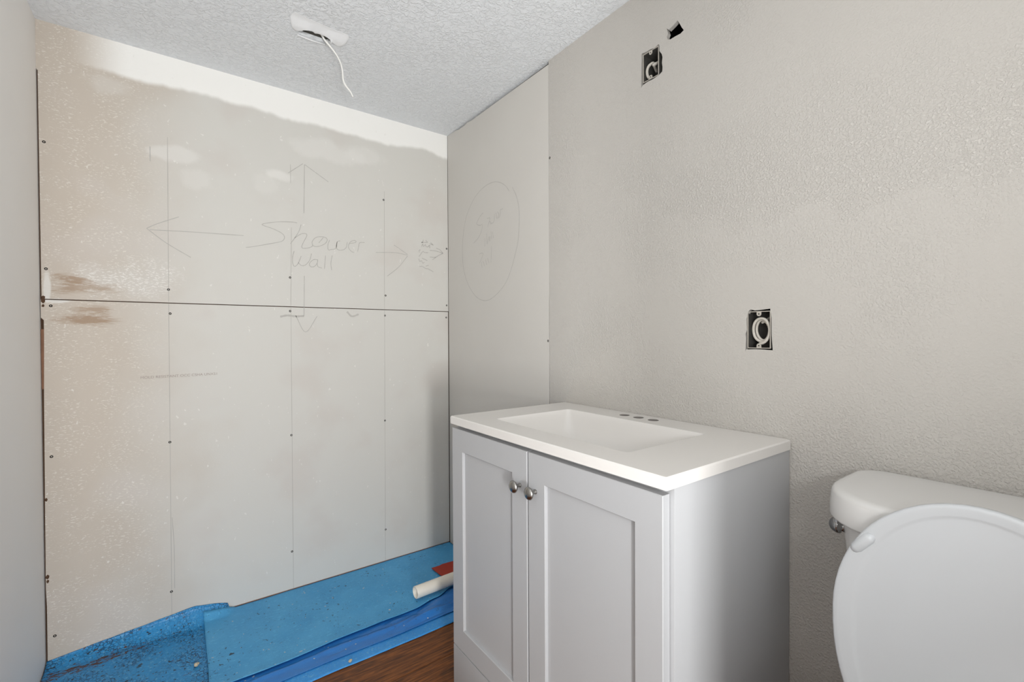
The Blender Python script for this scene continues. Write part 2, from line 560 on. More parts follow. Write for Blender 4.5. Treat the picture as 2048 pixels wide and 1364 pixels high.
# screws
sm = None
def screw_at(parent, co, axis):
    global sm
    if sm is None:
        bm = bmesh.new()
        add_lathe(bm, [(0.0046, -0.002), (0.0046, 0.0), (0.0038, 0.0005), (0.0016, -0.0002), (0.0, -0.0006)], (0, 0, 0), (0, 0, 1), 12)
        bmesh.ops.recalc_face_normals(bm, faces=bm.faces)
        sm = bpy.data.meshes.new('screw')
        bm.to_mesh(sm)
        bm.free()
        sm.materials.append(M['screw'])
    o = bpy.data.objects.new('screw', sm)
    COL.objects.link(o)
    o.parent = parent
    o.location = co
    o.rotation_euler = Vector(axis).to_track_quat('Z', 'Y').to_euler()

for x, z in ((-0.352, 1.752), (-0.352, 1.331), (-0.026, 1.28), (0.392, 1.355), (0.808, 1.758), (0.814, 1.298), (1.145, 1.262), (1.147, 1.56)):
    screw_at(upper, (x, D - 0.0002, z), (0, -1, 0))
for x, z in ((-0.342, 1.208), (-0.022, 1.19), (-0.028, 0.706), (-0.029, 0.14), (-0.346, 0.702), (-0.345, 0.096), (0.391, 1.211), (0.391, 0.677), (0.389, 0.174),
             (0.81, 1.201), (0.806, 0.693), (0.805, 0.163), (1.142, 1.198)):
    screw_at(lower, (x, D - 0.0002, z), (0, -1, 0))

# pencil marks on the sheets
on_back = lambda u, v: Vector((u, D - 0.0004, v))
on_back2 = lambda u, v: Vector((u, D - 0.0006, v))
on_right = lambda u, v: Vector((R - 0.0004, u, v))
ARROWS_AND_WORDS = [[(454,1851),(450,1639)],
 [(447,1853),(389,1801)],
 [(455,1851),(553,1795)],
 [(-79,1497),(45,1505),(221,1513)],
 [(-88,1501),(-55,1523),(8,1557)],
 [(-88,1501),(-31,1454),(44,1407)],
 [(449,1366),(446,1191)],
 [(413,1192),(452,1121),(500,1191)],
 [(767,1501),(866,1510),(928,1504)],
 [(858,1547),(928,1508)],
 [(928,1500),(882,1442),(823,1392)],
 [(-75,1803),(-75,1749)],
 [(422,1593),(402,1594),(349,1587),(307,1576),(288,1568),(295,1563),(328,1555),(359,1542),(371,1529),(369,1515),(356,1504),(307,1488),(251,1471),(228,1466)],
 [(438,1588),(429,1558),(412,1527),(395,1500)],
 [(412,1527),(439,1548),(458,1550),(460,1540),(447,1513),(440,1494),(444,1486),(467,1490),(484,1501),(482,1517),(495,1537),(516,1545),(539,1544),(546,1534),(538,1518),(518,1505),(498,1499),(484,1502)],
 [(529,1542),(510,1517)],
 [(556,1535),(549,1513),(550,1491),(562,1493),(583,1501),(589,1530),(603,1537)],
 [(589,1530),(586,1503),(598,1494),(619,1499),(630,1512),(634,1535)],
 [(644,1530),(669,1536),(674,1544),(663,1545),(647,1536),(639,1513),(650,1496),(664,1490)],
 [(714,1542),(691,1538),(686,1519),(681,1496)],
 [(409,1470),(403,1446),(403,1417),(411,1404),(425,1419),(437,1451)],
 [(425,1422),(438,1410),(455,1415),(472,1438),(479,1466)],
 [(506,1441),(489,1441),(475,1429),(470,1417),(477,1408),(491,1411),(502,1426),(505,1440)],
 [(502,1426),(506,1411),(523,1406)],
 [(538,1464),(533,1404)],
 [(567,1467),(561,1431),(564,1400)]]
SCRIBBLE = [[(1013,1592),(1011,1579),(1004,1576)],
 [(1004,1576),(1036,1580)],
 [(1027,1590),(1039,1580)],
 [(1004,1555),(1011,1569),(1015,1557),(1025,1568),(1029,1558),(1041,1559),(1048,1567),(1050,1552)],
 [(1050,1575),(1071,1570)],
 [(1055,1582),(1067,1571)],
 [(992,1525),(991,1535),(999,1538)],
 [(990,1504),(1011,1531),(1020,1527),(1041,1528)],
 [(1050,1541),(1088,1541),(1124,1534)],
 [(1086,1556),(1107,1550),(1126,1534)],
 [(1126,1534),(1097,1518),(1064,1494)],
 [(1050,1507),(1066,1507),(1083,1508)],
 [(988,1493),(994,1479),(1003,1484),(1010,1472),(1019,1477)],
 [(1006,1497),(1036,1487)],
 [(992,1453),(1008,1455),(1026,1446),(1040,1445),(1070,1432)],
 [(1026,1458),(1043,1464)]]
CIRCLE_NOTE = [[(1573,1732),(1546,1689),(1529,1640),(1526,1585),(1533,1504),(1555,1445),(1591,1374),(1635,1323),(1713,1279),(1787,1264),(1865,1286),(1938,1347),(1981,1419),(1996,1486),(1996,1560),(1978,1645),(1944,1706),(1878,1763),(1799,1791),(1724,1794),(1669,1779),(1624,1752),(1595,1721)],
 [(1804,1675),(1830,1663),(1862,1636),(1831,1621),(1813,1622),(1818,1595),(1845,1567),(1890,1547)],
 [(1771,1641),(1746,1636),(1767,1601)],
 [(1754,1624),(1738,1616),(1742,1610),(1714,1616),(1710,1648)],
 [(1698,1652),(1690,1624),(1675,1638),(1686,1654)],
 [(1663,1657),(1667,1632),(1679,1622)],
 [(1663,1657),(1644,1657)],
 [(1789,1553),(1791,1514)],
 [(1774,1573),(1772,1523),(1755,1556),(1751,1533),(1743,1554)],
 [(1739,1576),(1733,1539)],
 [(1726,1573),(1719,1541)],
 [(1837,1445),(1806,1482),(1823,1489),(1841,1487)],
 [(1820,1447),(1816,1419)],
 [(1807,1450),(1794,1425)],
 [(1785,1456),(1777,1428)],
 [(1769,1459),(1756,1434)],
 [(1735,1508),(1740,1434)]]
SMUDGES = [[(352,1186),(380,1192),(410,1189),(446,1191)],
 [(630,1215),(652,1194),(683,1204)]]

def marks(name, strokes, width, put, mat, parent, sub=5):
    bm = bmesh.new()
    ribbons(bm, strokes, width, put, sub)
    return from_bm(name, bm, mat, parent)

marks('pencil_line', [[(-23, 1850), (-26, 1233)], [(399, 1570), (394, 1233)], [(398, 1840), (398, 1760)], [(811, 1800), (808, 1233)]], 0.0016, on_back, M['chalk'], upper)
marks('pencil_line', [[(-26, 1226), (-29, 0)], [(394, 1226), (393, 12)], [(808, 1226), (803, 12)], [(-24, 420), (-19, 300), (-19, 150)]],
      0.0016, on_back, M['chalk'], lower)
marks('pencil_writing', ARROWS_AND_WORDS, 0.0024, on_back2, M['pencil'], upper)
marks('pencil_scribble', SCRIBBLE, 0.0036, on_back2, M['faint'], upper)
marks('pencil_smudge', SMUDGES, 0.008, on_back2, M['faint'], lower)

def print_text(name, body, width, origin, tilt, mat, parent):
    cu = bpy.data.curves.new(name, 'FONT')
    cu.body = body
    cu.size = 0.0135
    tmp = bpy.data.objects.new('tmp_text', cu)
    COL.objects.link(tmp)
    bpy.context.view_layer.update()
    me = bpy.data.meshes.new_from_object(tmp.evaluated_get(bpy.context.evaluated_depsgraph_get()))
    bpy.data.objects.remove(tmp, do_unlink=True)
    xs = [v.co.x for v in me.vertices]
    s = width / (max(xs) - min(xs))
    for v in me.vertices:
        a, b = v.co.x * s, v.co.y
        v.co = Vector((origin[0] + a, origin[1], origin[2] + b + a * tilt))
    me.name = name
    return link(name, me, mat, parent)
print_text('stamped_print', 'MOLD RESISTANT OCC CSHA UNX51', 0.235, (-0.112, D - 0.0007, 0.949), 0.012, M['ink'], lower)

# ------------------------------------------------------------------ right wall: textured sheet with cut openings, smooth shower sheet
def yz(pts, x=R):
    return [(x, a, b) for a, b in pts]
UPPER_CUT = [(0.902, 1.962), (0.885, 1.959), (0.870, 1.960), (0.856, 1.956), (0.842, 1.960), (0.838, 1.957), (0.8375, 1.938), (0.830, 1.926), (0.827, 1.915),
             (0.829, 1.900), (0.827, 1.886), (0.828, 1.874), (0.838, 1.869), (0.860, 1.866), (0.880, 1.867), (0.899, 1.864), (0.903, 1.858), (0.904, 1.870), (0.903, 1.92)]
TORN_HOLE = [(0.813, 1.991), (0.806, 1.983), (0.790, 1.988), (0.777, 1.994), (0.771, 1.983), (0.764, 1.968), (0.757, 1.956), (0.767, 1.952), (0.784, 1.953),
             (0.801, 1.953), (0.809, 1.957), (0.812, 1.966), (0.808, 1.974)]
LOWER_CUT = [(0.576, 1.159), (0.571, 1.163), (0.560, 1.160), (0.545, 1.161), (0.524, 1.163), (0.521, 1.14), (0.5205, 1.10), (0.518, 1.062), (0.54, 1.0635), (0.56, 1.064),
             (0.582, 1.063), (0.584, 1.056), (0.5825, 1.09), (0.5835, 1.103), (0.580, 1.112), (0.581, 1.14)]
bm = bmesh.new()
add_sheet(bm, yz([(REAR, -0.02), (1.3365, -0.02), (1.3365, C), (REAR, C)]), [yz(UPPER_CUT), yz(TORN_HOLE), yz(LOWER_CUT)], (T, 0, 0))
wall_right = structure(from_bm('wall_right', bm, M['right']))
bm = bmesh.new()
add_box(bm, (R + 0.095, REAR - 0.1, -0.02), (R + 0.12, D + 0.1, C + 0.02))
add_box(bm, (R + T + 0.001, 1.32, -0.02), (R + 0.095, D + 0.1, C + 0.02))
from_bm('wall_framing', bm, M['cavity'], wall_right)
bm = bmesh.new()
add_prism(bm, [(R, 1.3400, 0.006), (R, D - 0.003, 0.006), (R, D - 0.002, C - 0.001), (R, 2.06, C - 0.003), (R, 2.03, C - 0.009), (R, 1.97, C - 0.010), (R, 1.95, C - 0.006), (R, 1.90, C - 0.011),
               (R, 1.6, C - 0.012), (R, 1.3375, C - 0.014), (R, 1.3378, 1.26), (R, 1.3405, 1.23), (R, 1.3400, 0.9)], (T, 0, 0))
panel = from_bm('drywall_panel', bm, M['side'], wall_right)
marks('pencil_writing', CIRCLE_NOTE, 0.0024, on_right, M['faint'], panel)
for yy, z in ((1.342, 1.79), (1.342, 1.63), (1.342, 1.255), (1.342, 1.07)):
    pass
for yy, z in ((1.3375, 1.78), (1.345, 1.08)):
    screw_at(panel if yy > 1.338 else wall_right, (R - 0.0002, yy if yy > 1.338 else 1.331, z), (-1, 0, 0))

# ------------------------------------------------------------------ ceiling with the slot for the removed lamp
SLOT = [(0.347, 1.702), (0.358, 1.690), (0.368, 1.687), (0.378, 1.681), (0.390, 1.683), (0.402, 1.682), (0.416, 1.680), (0.432, 1.679), (0.445, 1.681), (0.447, 1.712),
        (0.440, 1.722), (0.400, 1.7235), (0.348, 1.7235)]
bm = bmesh.new()
add_sheet(bm, [(L, REAR, C), (R + T, REAR, C), (R + T, D, C), (L, D, C)], [[(a, b, C) for a, b in SLOT]], (0, 0, T))
ceiling = structure(from_bm('ceiling', bm, M['ceiling']))
box('ceiling_framing', (L - 0.1, REAR - 0.1, C + 0.030), (R + 0.12, D + 0.1, C + 0.06), M['core'], ceiling)
# smooth hand-trowelled patch standing proud beside the slot
PATCH = [(0.316, 1.616), (0.310, 1.640), (0.314, 1.669), (0.323, 1.692), (0.334, 1.699), (0.346, 1.692), (0.352, 1.681), (0.366, 1.678), (0.380, 1.674), (0.392, 1.676),
         (0.410, 1.673), (0.430, 1.675), (0.446, 1.674), (0.449, 1.688), (0.468, 1.700), (0.484, 1.702), (0.494, 1.684), (0.498, 1.655), (0.494, 1.636), (0.480, 1.630),
         (0.449, 1.631), (0.400, 1.627), (0.364, 1.625)]
bm = bmesh.new()
cx = sum(p[0] for p in PATCH) / len(PATCH)
cy = 1.655
dense = smooth_path([(a, b, 0) for a, b in PATCH] + [(PATCH[0][0], PATCH[0][1], 0)], 3)[:-1]
for i, p in enumerate(dense):                     # torn edge along the slot
    if 0.348 < p.x < 0.447 and p.y > 1.66:
        p.y += 0.0035 * (random.random() - 0.3)
def inset(s, h):
    out = []
    for p in dense:
        q = p.copy()
        q.x = cx + (p.x - cx) * s
        q.y = cy + (p.y - cy) * s
        far = max(0.0, min(1.0, (p.y - 1.63) / 0.05))        # thick towards the slot, feathered on the other side
        out.append(Vector((q.x, q.y, C - h * (0.04 + 0.96 * far))))
    return out
loft(bm, [inset(1.0, -0.002), inset(1.0, 0.006), inset(0.97, 0.009), inset(0.9, 0.0095), inset(0.4, 0.0095)])
from_bm('compound_patch', bm, M['patch'], ceiling, angle=50)
# bent wires of the old lamp bracket across the slot
bm = bmesh.new()
add_tube(bm, [(0.346, 1.726, C - 0.004), (0.39, 1.7265, C - 0.006), (0.438, 1.7265, C - 0.004)], 0.0028, 8)
add_tube(bm, [(0.448, 1.676, C - 0.011), (0.452, 1.70, C - 0.008), (0.440, 1.726, C - 0.004)], 0.0018, 8)
from_bm('bracket_wire', bm, M['patch'], ceiling, smooth=True)

pts = [(0.405, 1.697, C + 0.027), (0.412, 1.694, C + 0.015), (0.421, 1.69, 2.150), (0.430, 1.69, 2.139), (0.447, 1.69, 2.124), (0.465, 1.69, 2.106), (0.481, 1.69, 2.080), (0.4875, 1.69, 2.053), (0.4895, 1.69, 2.025),
       (0.498, 1.69, 2.005), (0.514, 1.69, 1.989), (0.525, 1.69, 1.971)]
bm = bmesh.new()
path = smooth_path(pts, 5)
add_tube(bm, path, [0.0026 + 0.0009 * math.sin(i * 0.11) ** 2 for i in range(len(path))], 10)
tag(from_bm('electrical_cable', bm, M['cable'], smooth=True), 'white electrical cable hanging down from the slot in the ceiling', 'cable')

# ------------------------------------------------------------------ electrical boxes sunk in the right wall
def electrical_box(y0, y1, z0, z1, label):
    x0, x1, t = R + 0.002, R + 0.062, 0.0018
    root = thing('electrical_box', label, 'electrical box', (x0, (y0 + y1) / 2, z0))
    bm = bmesh.new()
    add_box(bm, (x0 + 0.002, y0, z0), (x1, y0 + t, z1))
    add_box(bm, (x0 + 0.002, y1 - t, z0), (x1, y1, z1))
    add_box(bm, (x0 + 0.002, y0 + t, z0), (x1, y1 - t, z0 + t))
    add_box(bm, (x0 + 0.002, y0 + t, z1 - t), (x1, y1 - t, z1))
    add_box(bm, (x1 - t, y0 + t, z0 + t), (x1, y1 - t, z1 - t))
    base(root, from_bm('box_body', bm, M['steel']))
    bm = bmesh.new()
    add_box(bm, (x0 - 0.0005, y0, z0), (x0 + 0.002, y0 + t, z1))
    add_box(bm, (x0 - 0.0005, y1 - t, z0), (x0 + 0.002, y1, z1))
    add_box(bm, (x0 - 0.0005, y0 + t, z0), (x0 + 0.002, y1 - t, z0 + t))
    add_box(bm, (x0 - 0.0005, y0 + t, z1 - t), (x0 + 0.002, y1 - t, z1))
    base(root, from_bm('box_rim', bm, M['rim']))
    ym = (y0 + y1) / 2
    for zz, s in ((z0, 1), (z1, -1)):
        bm = bmesh.new()
        prof = [(-0.0055, 0.0), (0.0055, 0.0), (0.0055, 0.006)] + [(0.0055 * math.cos(a), 0.007 + 0.0055 * math.sin(a)) for a in (0.3, 0.9, 1.57, 2.2, 2.8)] + [(-0.0055, 0.006)]
        add_prism(bm, [(x0, ym + a, zz + s * b) for a, b in prof], (0.0016, 0, 0))
        tab = base(root, from_bm('screw_tab', bm, M['rim']))
        bm = bmesh.new()
        add_lathe(bm, [(0.0016, 0.0), (0.0016, 0.0006)], (x0 - 0.0001, ym, zz + s * 0.0068), (-1, 0, 0), 10)
        h = from_bm('screw_hole', bm, M['cavity'])
        h.parent = tab
    return root

electrical_box(0.8415, 0.8985, 1.871, 1.957, 'dusty metal box in the wall cutout next to the small torn hole')
electrical_box(0.5235, 0.5795, 1.066, 1.158, 'dusty metal box in the wall cutout above the vanity and toilet')

xo = R + 0.022
pts = [(R + 0.05, 0.884, 1.915), (R + 0.034, 0.880, 1.925), (xo, 0.876, 1.929), (xo - 0.008, 0.886, 1.921), (xo - 0.010, 0.8905, 1.905), (xo - 0.008, 0.887, 1.888), (xo, 0.878, 1.881), (R + 0.04, 0.872, 1.881)]
bm = bmesh.new()
add_tube(bm, smooth_path(pts, 6), 0.0042, 10)
pts = [(R + 0.050, 0.850, 1.932), (R + 0.035, 0.853, 1.927), (R + 0.016, 0.861, 1.918), (R + 0.008, 0.866, 1.912)]
add_tube(bm, smooth_path(pts, 6), 0.0046, 10)
tag(from_bm('wire', bm, M['dusty'], smooth=True), 'short bent grey wire end curled in the box beside the torn hole', 'wire')

pts = []
for i in range(43):
    a = math.radians(70 + i * 22)
    q = i / 42
    ry, rz = 0.0130 + 0.0095 * q, 0.0195 + 0.0125 * q + 0.001 * math.sin(i * 0.9)
    pts.append((R + 0.030 - 0.021 * q, 0.5515 + 0.0004 * math.sin(i * 0.33) + ry * math.cos(a), 1.1105 + 0.002 * math.cos(i * 0.4) + rz * math.sin(a)))
pts = [(R + 0.052, 0.531, 1.150), (R + 0.044, 0.536, 1.146)] + pts
bm = bmesh.new()
add_tube(bm, smooth_path(pts, 3), 0.0034, 8)
tag(from_bm('coiled_cable', bm, M['dusty'], smooth=True), 'white cable wound in a ring inside the metal box above the vanity', 'cable')

# ------------------------------------------------------------------ vanity cabinet
VX, VY0, VY1, VZ, VT = 0.6755, 0.4757, 1.2500, 0.8547, 0.8317
CX, CY0, CY1 = 0.702, 0.4785, 1.2470               # front of the carcass, its two sides
DX = 0.681                                         # front of the doors
van = thing('vanity_cabinet', 'pale grey two-door vanity cabinet standing under the white sink top', 'cabinet', ((CX + R) / 2, (CY0 + CY1) / 2, 0))
base(van, box('side_panel', (CX, CY0, 0.0), (R - 0.003, CY0 + 0.016, VT - 0.0005), M['vanity'], bevel=0.0012))
base(van, box('side_panel', (CX, CY1 - 0.016, 0.0), (R - 0.003, CY1, VT - 0.0005), M['vanity'], bevel=0.0012))
base(van, box('bottom_panel', (CX + 0.002, CY0 + 0.016, 0.10), (R - 0.006, CY1 - 0.016, 0.115), M['vanity']))
base(van, box('back_panel', (R - 0.009, CY0 + 0.016, 0.02), (R - 0.0035, CY1 - 0.016, 0.80), M['vanity']))
base(van, box('face_rail', (CX, CY0 + 0.016, VT - 0.035), (CX + 0.016, CY1 - 0.016, VT - 0.001), M['vanity']))
base(van, box('toe_board', (CX, CY0 + 0.016, 0.0), (CX + 0.016, CY1 - 0.016, 0.10), M['vanity']))
base(van, box('lower_front_panel', (DX, CY0 + 0.008, 0.022), (CX - 0.001, CY1 - 0.001, 0.1475), M['vanity'], bevel=0.0012))

def door(y0, y1, knob_y):
    z0, z1, st, rec = 0.1505, 0.8190, 0.0615, 0.0085
    yi0, yi1, zi0, zi1 = y0 + st, y1 - st, z0 + 0.066, z1 - 0.066
    bm = bmesh.new()
    def rect(x, a, b, c, d):
        return [Vector((x, a, c)), Vector((x, b, c)), Vector((x, b, d)), Vector((x, a, d))]
    e = 0.0012
    loops = [rect(CX - 0.0015, y0, y1, z0, z1), rect(DX + e, y0, y1, z0, z1), rect(DX, y0 + e, y1 - e, z0 + e, z1 - e),
             rect(DX, yi0 - e, yi1 + e, zi0 - e, zi1 + e), rect(DX + e, yi0, yi1, zi0, zi1), rect(DX + rec + 0.002, yi0 + 0.0005, yi1 - 0.0005, zi0 + 0.0005, zi1 - 0.0005),
             rect(CX - 0.0015, yi0 + 0.0005, yi1 - 0.0005, zi0 + 0.0005, zi1 - 0.0005)]
    loft(bm, loops + [loops[0]] if False else loops, False, False)
    # close the back of the frame
    bm.verts.ensure_lookup_table()
    a, b = bm.verts[0:4], bm.verts[-4:]
    for i in range(4):
        j = (i + 1) % 4
        bm.faces.new((a[i], a[j], b[j], b[i]))
    d = base(van, from_bm('door', bm, M['vanity']))
    p = box('door_panel', (DX + rec, yi0 + 0.0005, zi0 + 0.0005), (CX - 0.003, yi1 - 0.0005, zi1 - 0.0005), M['vanity'])
    p.parent = d
    bm = bmesh.new()
    prof = [(0.0058, 0.0), (0.0056, 0.0015), (0.0046, 0.003), (0.0046, 0.010), (0.0070, 0.0145), (0.0140, 0.0175), (0.0155, 0.0200), (0.0150, 0.0225), (0.0115, 0.0260), (0.0060, 0.0280), (0.0, 0.0285)]
    add_lathe(bm, prof, (DX, knob_y, 0.730), (-1, 0, 0), 28)
    k = from_bm('knob', bm, M['nickel'], smooth=True)
    k.parent = d
    k['label'] = 'brushed nickel knob'
door(0.4875, 0.8680, 0.8400)
door(0.8735, 1.2460, 0.9010)

# sink top with its moulded basin
bm = bmesh.new()
bx0, bx1, by0, by1 = 0.755, 1.052, 0.627, 1.120
def bas(i, z, r):
    return rrect(bx0 + i, bx1 - i, by0 + i, by1 - i, r, z)
o0 = rrect(VX, R - 0.0015, VY0, VY1, 0.004, VT)
o1 = rrect(VX, R - 0.0015, VY0, VY1, 0.004, VZ - 0.003)
o2 = rrect(VX + 0.003, R - 0.004, VY0 + 0.003, VY1 - 0.003, 0.003, VZ)
bowl = [(0.0, 0.0, 0.014), (0.0025, 0.0035, 0.015), (0.0055, 0.012, 0.017), (0.010, 0.026, 0.020), (0.0155, 0.042, 0.024), (0.022, 0.057, 0.029), (0.030, 0.070, 0.035), (0.041, 0.081, 0.042),
        (0.056, 0.090, 0.048), (0.075, 0.097, 0.050), (0.097, 0.102, 0.042), (0.120, 0.105, 0.02)]
loops = [bas(-0.008, VT, 0.026), o0, o1, o2] + [bas(i, VZ - d, rr) for i, d, rr in bowl]
rows = loft(bm, loops, False, True)
# underside of the bowl
under = [bas(-0.006, VZ - 0.035, 0.028), bas(0.012, VZ - 0.085, 0.04), bas(0.060, VZ - 0.115, 0.05), bas(0.120, VZ - 0.118, 0.02)]
prev = rows[0]
for lp in under:
    cur = [bm.verts.new(p) for p in lp]
    for i in range(len(cur)):
        j = (i + 1) % len(cur)
        bm.faces.new((prev[j], prev[i], cur[i], cur[j]))
    prev = cur
bm.faces.new(prev[::-1])
top = from_bm('sink_top', bm, M['marble'])
# drill the three faucet holes
bm = bmesh.new()
for hy in (0.824, 0.8765, 0.929):
    add_lathe(bm, [(0.0155, -0.05), (0.0155, 0.05)], (1.1065, hy, VZ), (0, 0, 1), 24)
cut = from_bm('cutter', bm, M['dark'])
mod = top.modifiers.new('holes', 'BOOLEAN')
mod.object = cut
mod.operation = 'DIFFERENCE'
mod.solver = 'EXACT'
bpy.context.view_layer.update()
me = bpy.data.meshes.new_from_object(top.evaluated_get(bpy.context.evaluated_depsgraph_get()))
top.modifiers.clear()
old = top.data
top.data = me
me.name = 'sink_top'
bpy.data.meshes.remove(old)
bpy.data.objects.remove(cut, do_unlink=True)
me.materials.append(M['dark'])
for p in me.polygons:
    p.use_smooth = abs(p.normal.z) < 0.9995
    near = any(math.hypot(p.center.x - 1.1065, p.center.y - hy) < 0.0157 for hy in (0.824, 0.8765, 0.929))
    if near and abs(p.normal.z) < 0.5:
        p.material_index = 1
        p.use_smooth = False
me.set_sharp_from_angle(angle=math.radians(32))
tag(top, 'white sink top with rectangular basin and three faucet holes', 'sink')

# ------------------------------------------------------------------ toilet
TY = 0.128                                       # centre line of the toilet
wc = thing('toilet', 'white toilet with raised lid beside the grey vanity', 'toilet', (0.85, TY, 0))
def dee(x0, x1, hw, z, r_front=0.118, r_back=0.046, bow=0.012, k=10):
    """tank outline: flat back, bowed front, generously rounded front corners"""
    pts = []
    def arc(cx, cy, r, a0):
        for i in range(k):
            a = math.radians(a0 + 90 * i / (k - 1))
            pts.append(Vector((cx + r * math.cos(a), cy + r * math.sin(a), z)))
    arc(x1 - r_back, TY + hw - r_back, r_back, 0)
    arc(x0 + r_front, TY + hw - r_front, r_front, 90)
    for i in range(1, 8):
        t = i / 8
        pts.append(Vector((x0 - bow * math.sin(math.pi * t), TY + (hw - r_front) * (1 - 2 * t), z)))
    arc(x0 + r_front, TY - hw + r_front, r_front, 180)
    arc(x1 - r_back, TY - hw + r_back, r_back, 270)
    return pts
bm = bmesh.new()
x0, x1, hw = 0.884, 1.146, 0.211
loft(bm, [dee(x0 + 0.006, x1 - 0.004, hw - 0.006, 0.7740), dee(x0 + 0.001, x1, hw - 0.001, 0.7755), dee(x0, x1, hw, 0.779), dee(x0 + 0.001, x1, hw - 0.001, 0.80), dee(x0 + 0.0025, x1 - 0.001, hw - 0.0025, 0.817),
          dee(x0 + 0.0038, x1 - 0.002, hw - 0.0038, 0.8215), dee(x0 + 0.0065, x1 - 0.004, hw - 0.0065, 0.8245), dee(x0 + 0.011, x1 - 0.008, hw - 0.011, 0.8260), dee(x0 + 0.018, x1 - 0.014, hw - 0.018, 0.8264, 0.108, 0.036),
          dee(x0 + 0.05, x1 - 0.04, hw - 0.06, 0.8272, 0.09, 0.02)])
base(wc, from_bm('tank_lid', bm, M['porcelain'], smooth=True))
bm = bmesh.new()
loft(bm, [dee(x0 + 0.055, x1 - 0.02, hw - 0.055, 0.405), dee(x0 + 0.045, x1 - 0.012, hw - 0.045, 0.42), dee(x0 + 0.035, x1 - 0.01, hw - 0.035, 0.52), dee(x0 + 0.024, x1 - 0.009, hw - 0.024, 0.66),
          dee(x0 + 0.017, x1 - 0.008, hw - 0.016, 0.765), dee(x0 + 0.017, x1 - 0.008, hw - 0.016, 0.776)])
base(wc, from_bm('tank', bm, M['porcelain'], smooth=True))
# side lever: round chrome boss with a short flattened arm
bm = bmesh.new()
ly = TY + hw - 0.020
add_lathe(bm, [(0.010, 0.0), (0.0105, 0.004), (0.009, 0.010), (0.0145, 0.0115), (0.0155, 0.0155), (0.0145, 0.021), (0.0115, 0.0265), (0.007, 0.0300), (0.0, 0.0315)], (1.008, ly - 0.003, 0.738), (0, 1, 0.06), 28)
path = smooth_path([(1.008, ly + 0.013, 0.738), (1.02, ly + 0.013, 0.737), (1.04, ly + 0.012, 0.736), (1.065, ly + 0.011, 0.734)], 4)
add_tube(bm, path, [0.006 + 0.002 * i / len(path) for i in range(len(path))], 12)
lev = base(wc, from_bm('flush_lever', bm, M['chrome'], smooth=True))
lev['label'] = 'chrome flush lever'

# bowl
def oval(cx, hx, hy, z, n=40, back=0.0):
    out = []
    for i in range(n):
        a = 2 * math.pi * i / n
        c, s = math.cos(a), math.sin(a)
        xx = cx + (hx * c if c < 0 else (hx * (1 - back)) * (abs(c) ** 0.75) * (1 if c >= 0 else -1))
        out.append(Vector((xx, TY + hy * s, z)))
    return out
bm = bmesh.new()
loft(bm, [oval(0.78, 0.25, 0.11, 0.0), oval(0.78, 0.245, 0.105, 0.05), oval(0.76, 0.21, 0.10, 0.18), oval(0.73, 0.23, 0.13, 0.28), oval(0.70, 0.245, 0.17, 0.37), oval(0.70, 0.25, 0.178, 0.39), oval(0.70, 0.25, 0.178, 0.403),
          oval(0.70, 0.24, 0.168, 0.405), oval(0.68, 0.17, 0.125, 0.395), oval(0.68, 0.15, 0.105, 0.33), oval(0.70, 0.08, 0.06, 0.25)])
base(wc, from_bm('bowl', bm, M['porcelain'], smooth=True))
base(wc, box('bowl_deck', (0.84, TY - 0.115, 0.30), (1.13, TY + 0.115, 0.4045), M['porcelain'], bevel=0.02, seg=4))
bm = bmesh.new()
rows = loft(bm, [oval(0.69, 0.235, 0.178, 0.408), oval(0.69, 0.238, 0.181, 0.414), oval(0.69, 0.232, 0.175, 0.424), oval(0.69, 0.21, 0.155, 0.427), oval(0.685, 0.165, 0.118, 0.424), oval(0.685, 0.155, 0.108, 0.414), oval(0.685, 0.157, 0.11, 0.408)], False, False)
for i in range(40):
    j = (i + 1) % 40
    bm.faces.new((rows[0][j], rows[0][i], rows[-1][i], rows[-1][j]))
base(wc, from_bm('seat', bm, M['seat'], smooth=True))

# raised lid, inner face towards the room
def lid_loop(s, off, n=64):
    """off: distance in front (+) of the lid plane towards the room"""
    out = []
    cz, hy, hz = 0.664, 0.1675, 0.203
    for i in range(n):
        a = 2 * math.pi * i / n
        c, q = math.cos(a), math.sin(a)
        u, v = hy * c, hz * q
        if q < 0:
            v = -hz * 1.12 * abs(q) ** 0.92
            u = hy * (1 if c > 0 else -1) * abs(c) ** 0.86
        inset = (1.0 - s) * (1 - 0.4 * max(0.0, q) ** 2)
        ln = math.hypot(u, v)
        u, v = u * (1 - inset / ln), v * (1 - inset / ln)
        z = cz + v
        out.append(Vector((0.838 + 0.05 * (z - 0.43) - off, TY - 0.006 + u, z)))
    return out
bm = bmesh.new()
loft(bm, [lid_loop(1 - 0.006, -0.016), lid_loop(1 - 0.001, -0.012), lid_loop(1.0, -0.006), lid_loop(1 - 0.001, -0.0015), lid_loop(1 - 0.004, 0.0), lid_loop(1 - 0.009, 0.0),
          lid_loop(1 - 0.014, -0.0003), lid_loop(1 - 0.024, -0.0010), lid_loop(1 - 0.0265, -0.0012), lid_loop(1 - 0.0295, -0.0024), lid_loop(1 - 0.034, -0.0028), lid_loop(1 - 0.05, -0.0030), lid_loop(1 - 0.12, -0.0030)])
lid = base(wc, from_bm('seat_lid', bm, M['seat'], smooth=True))
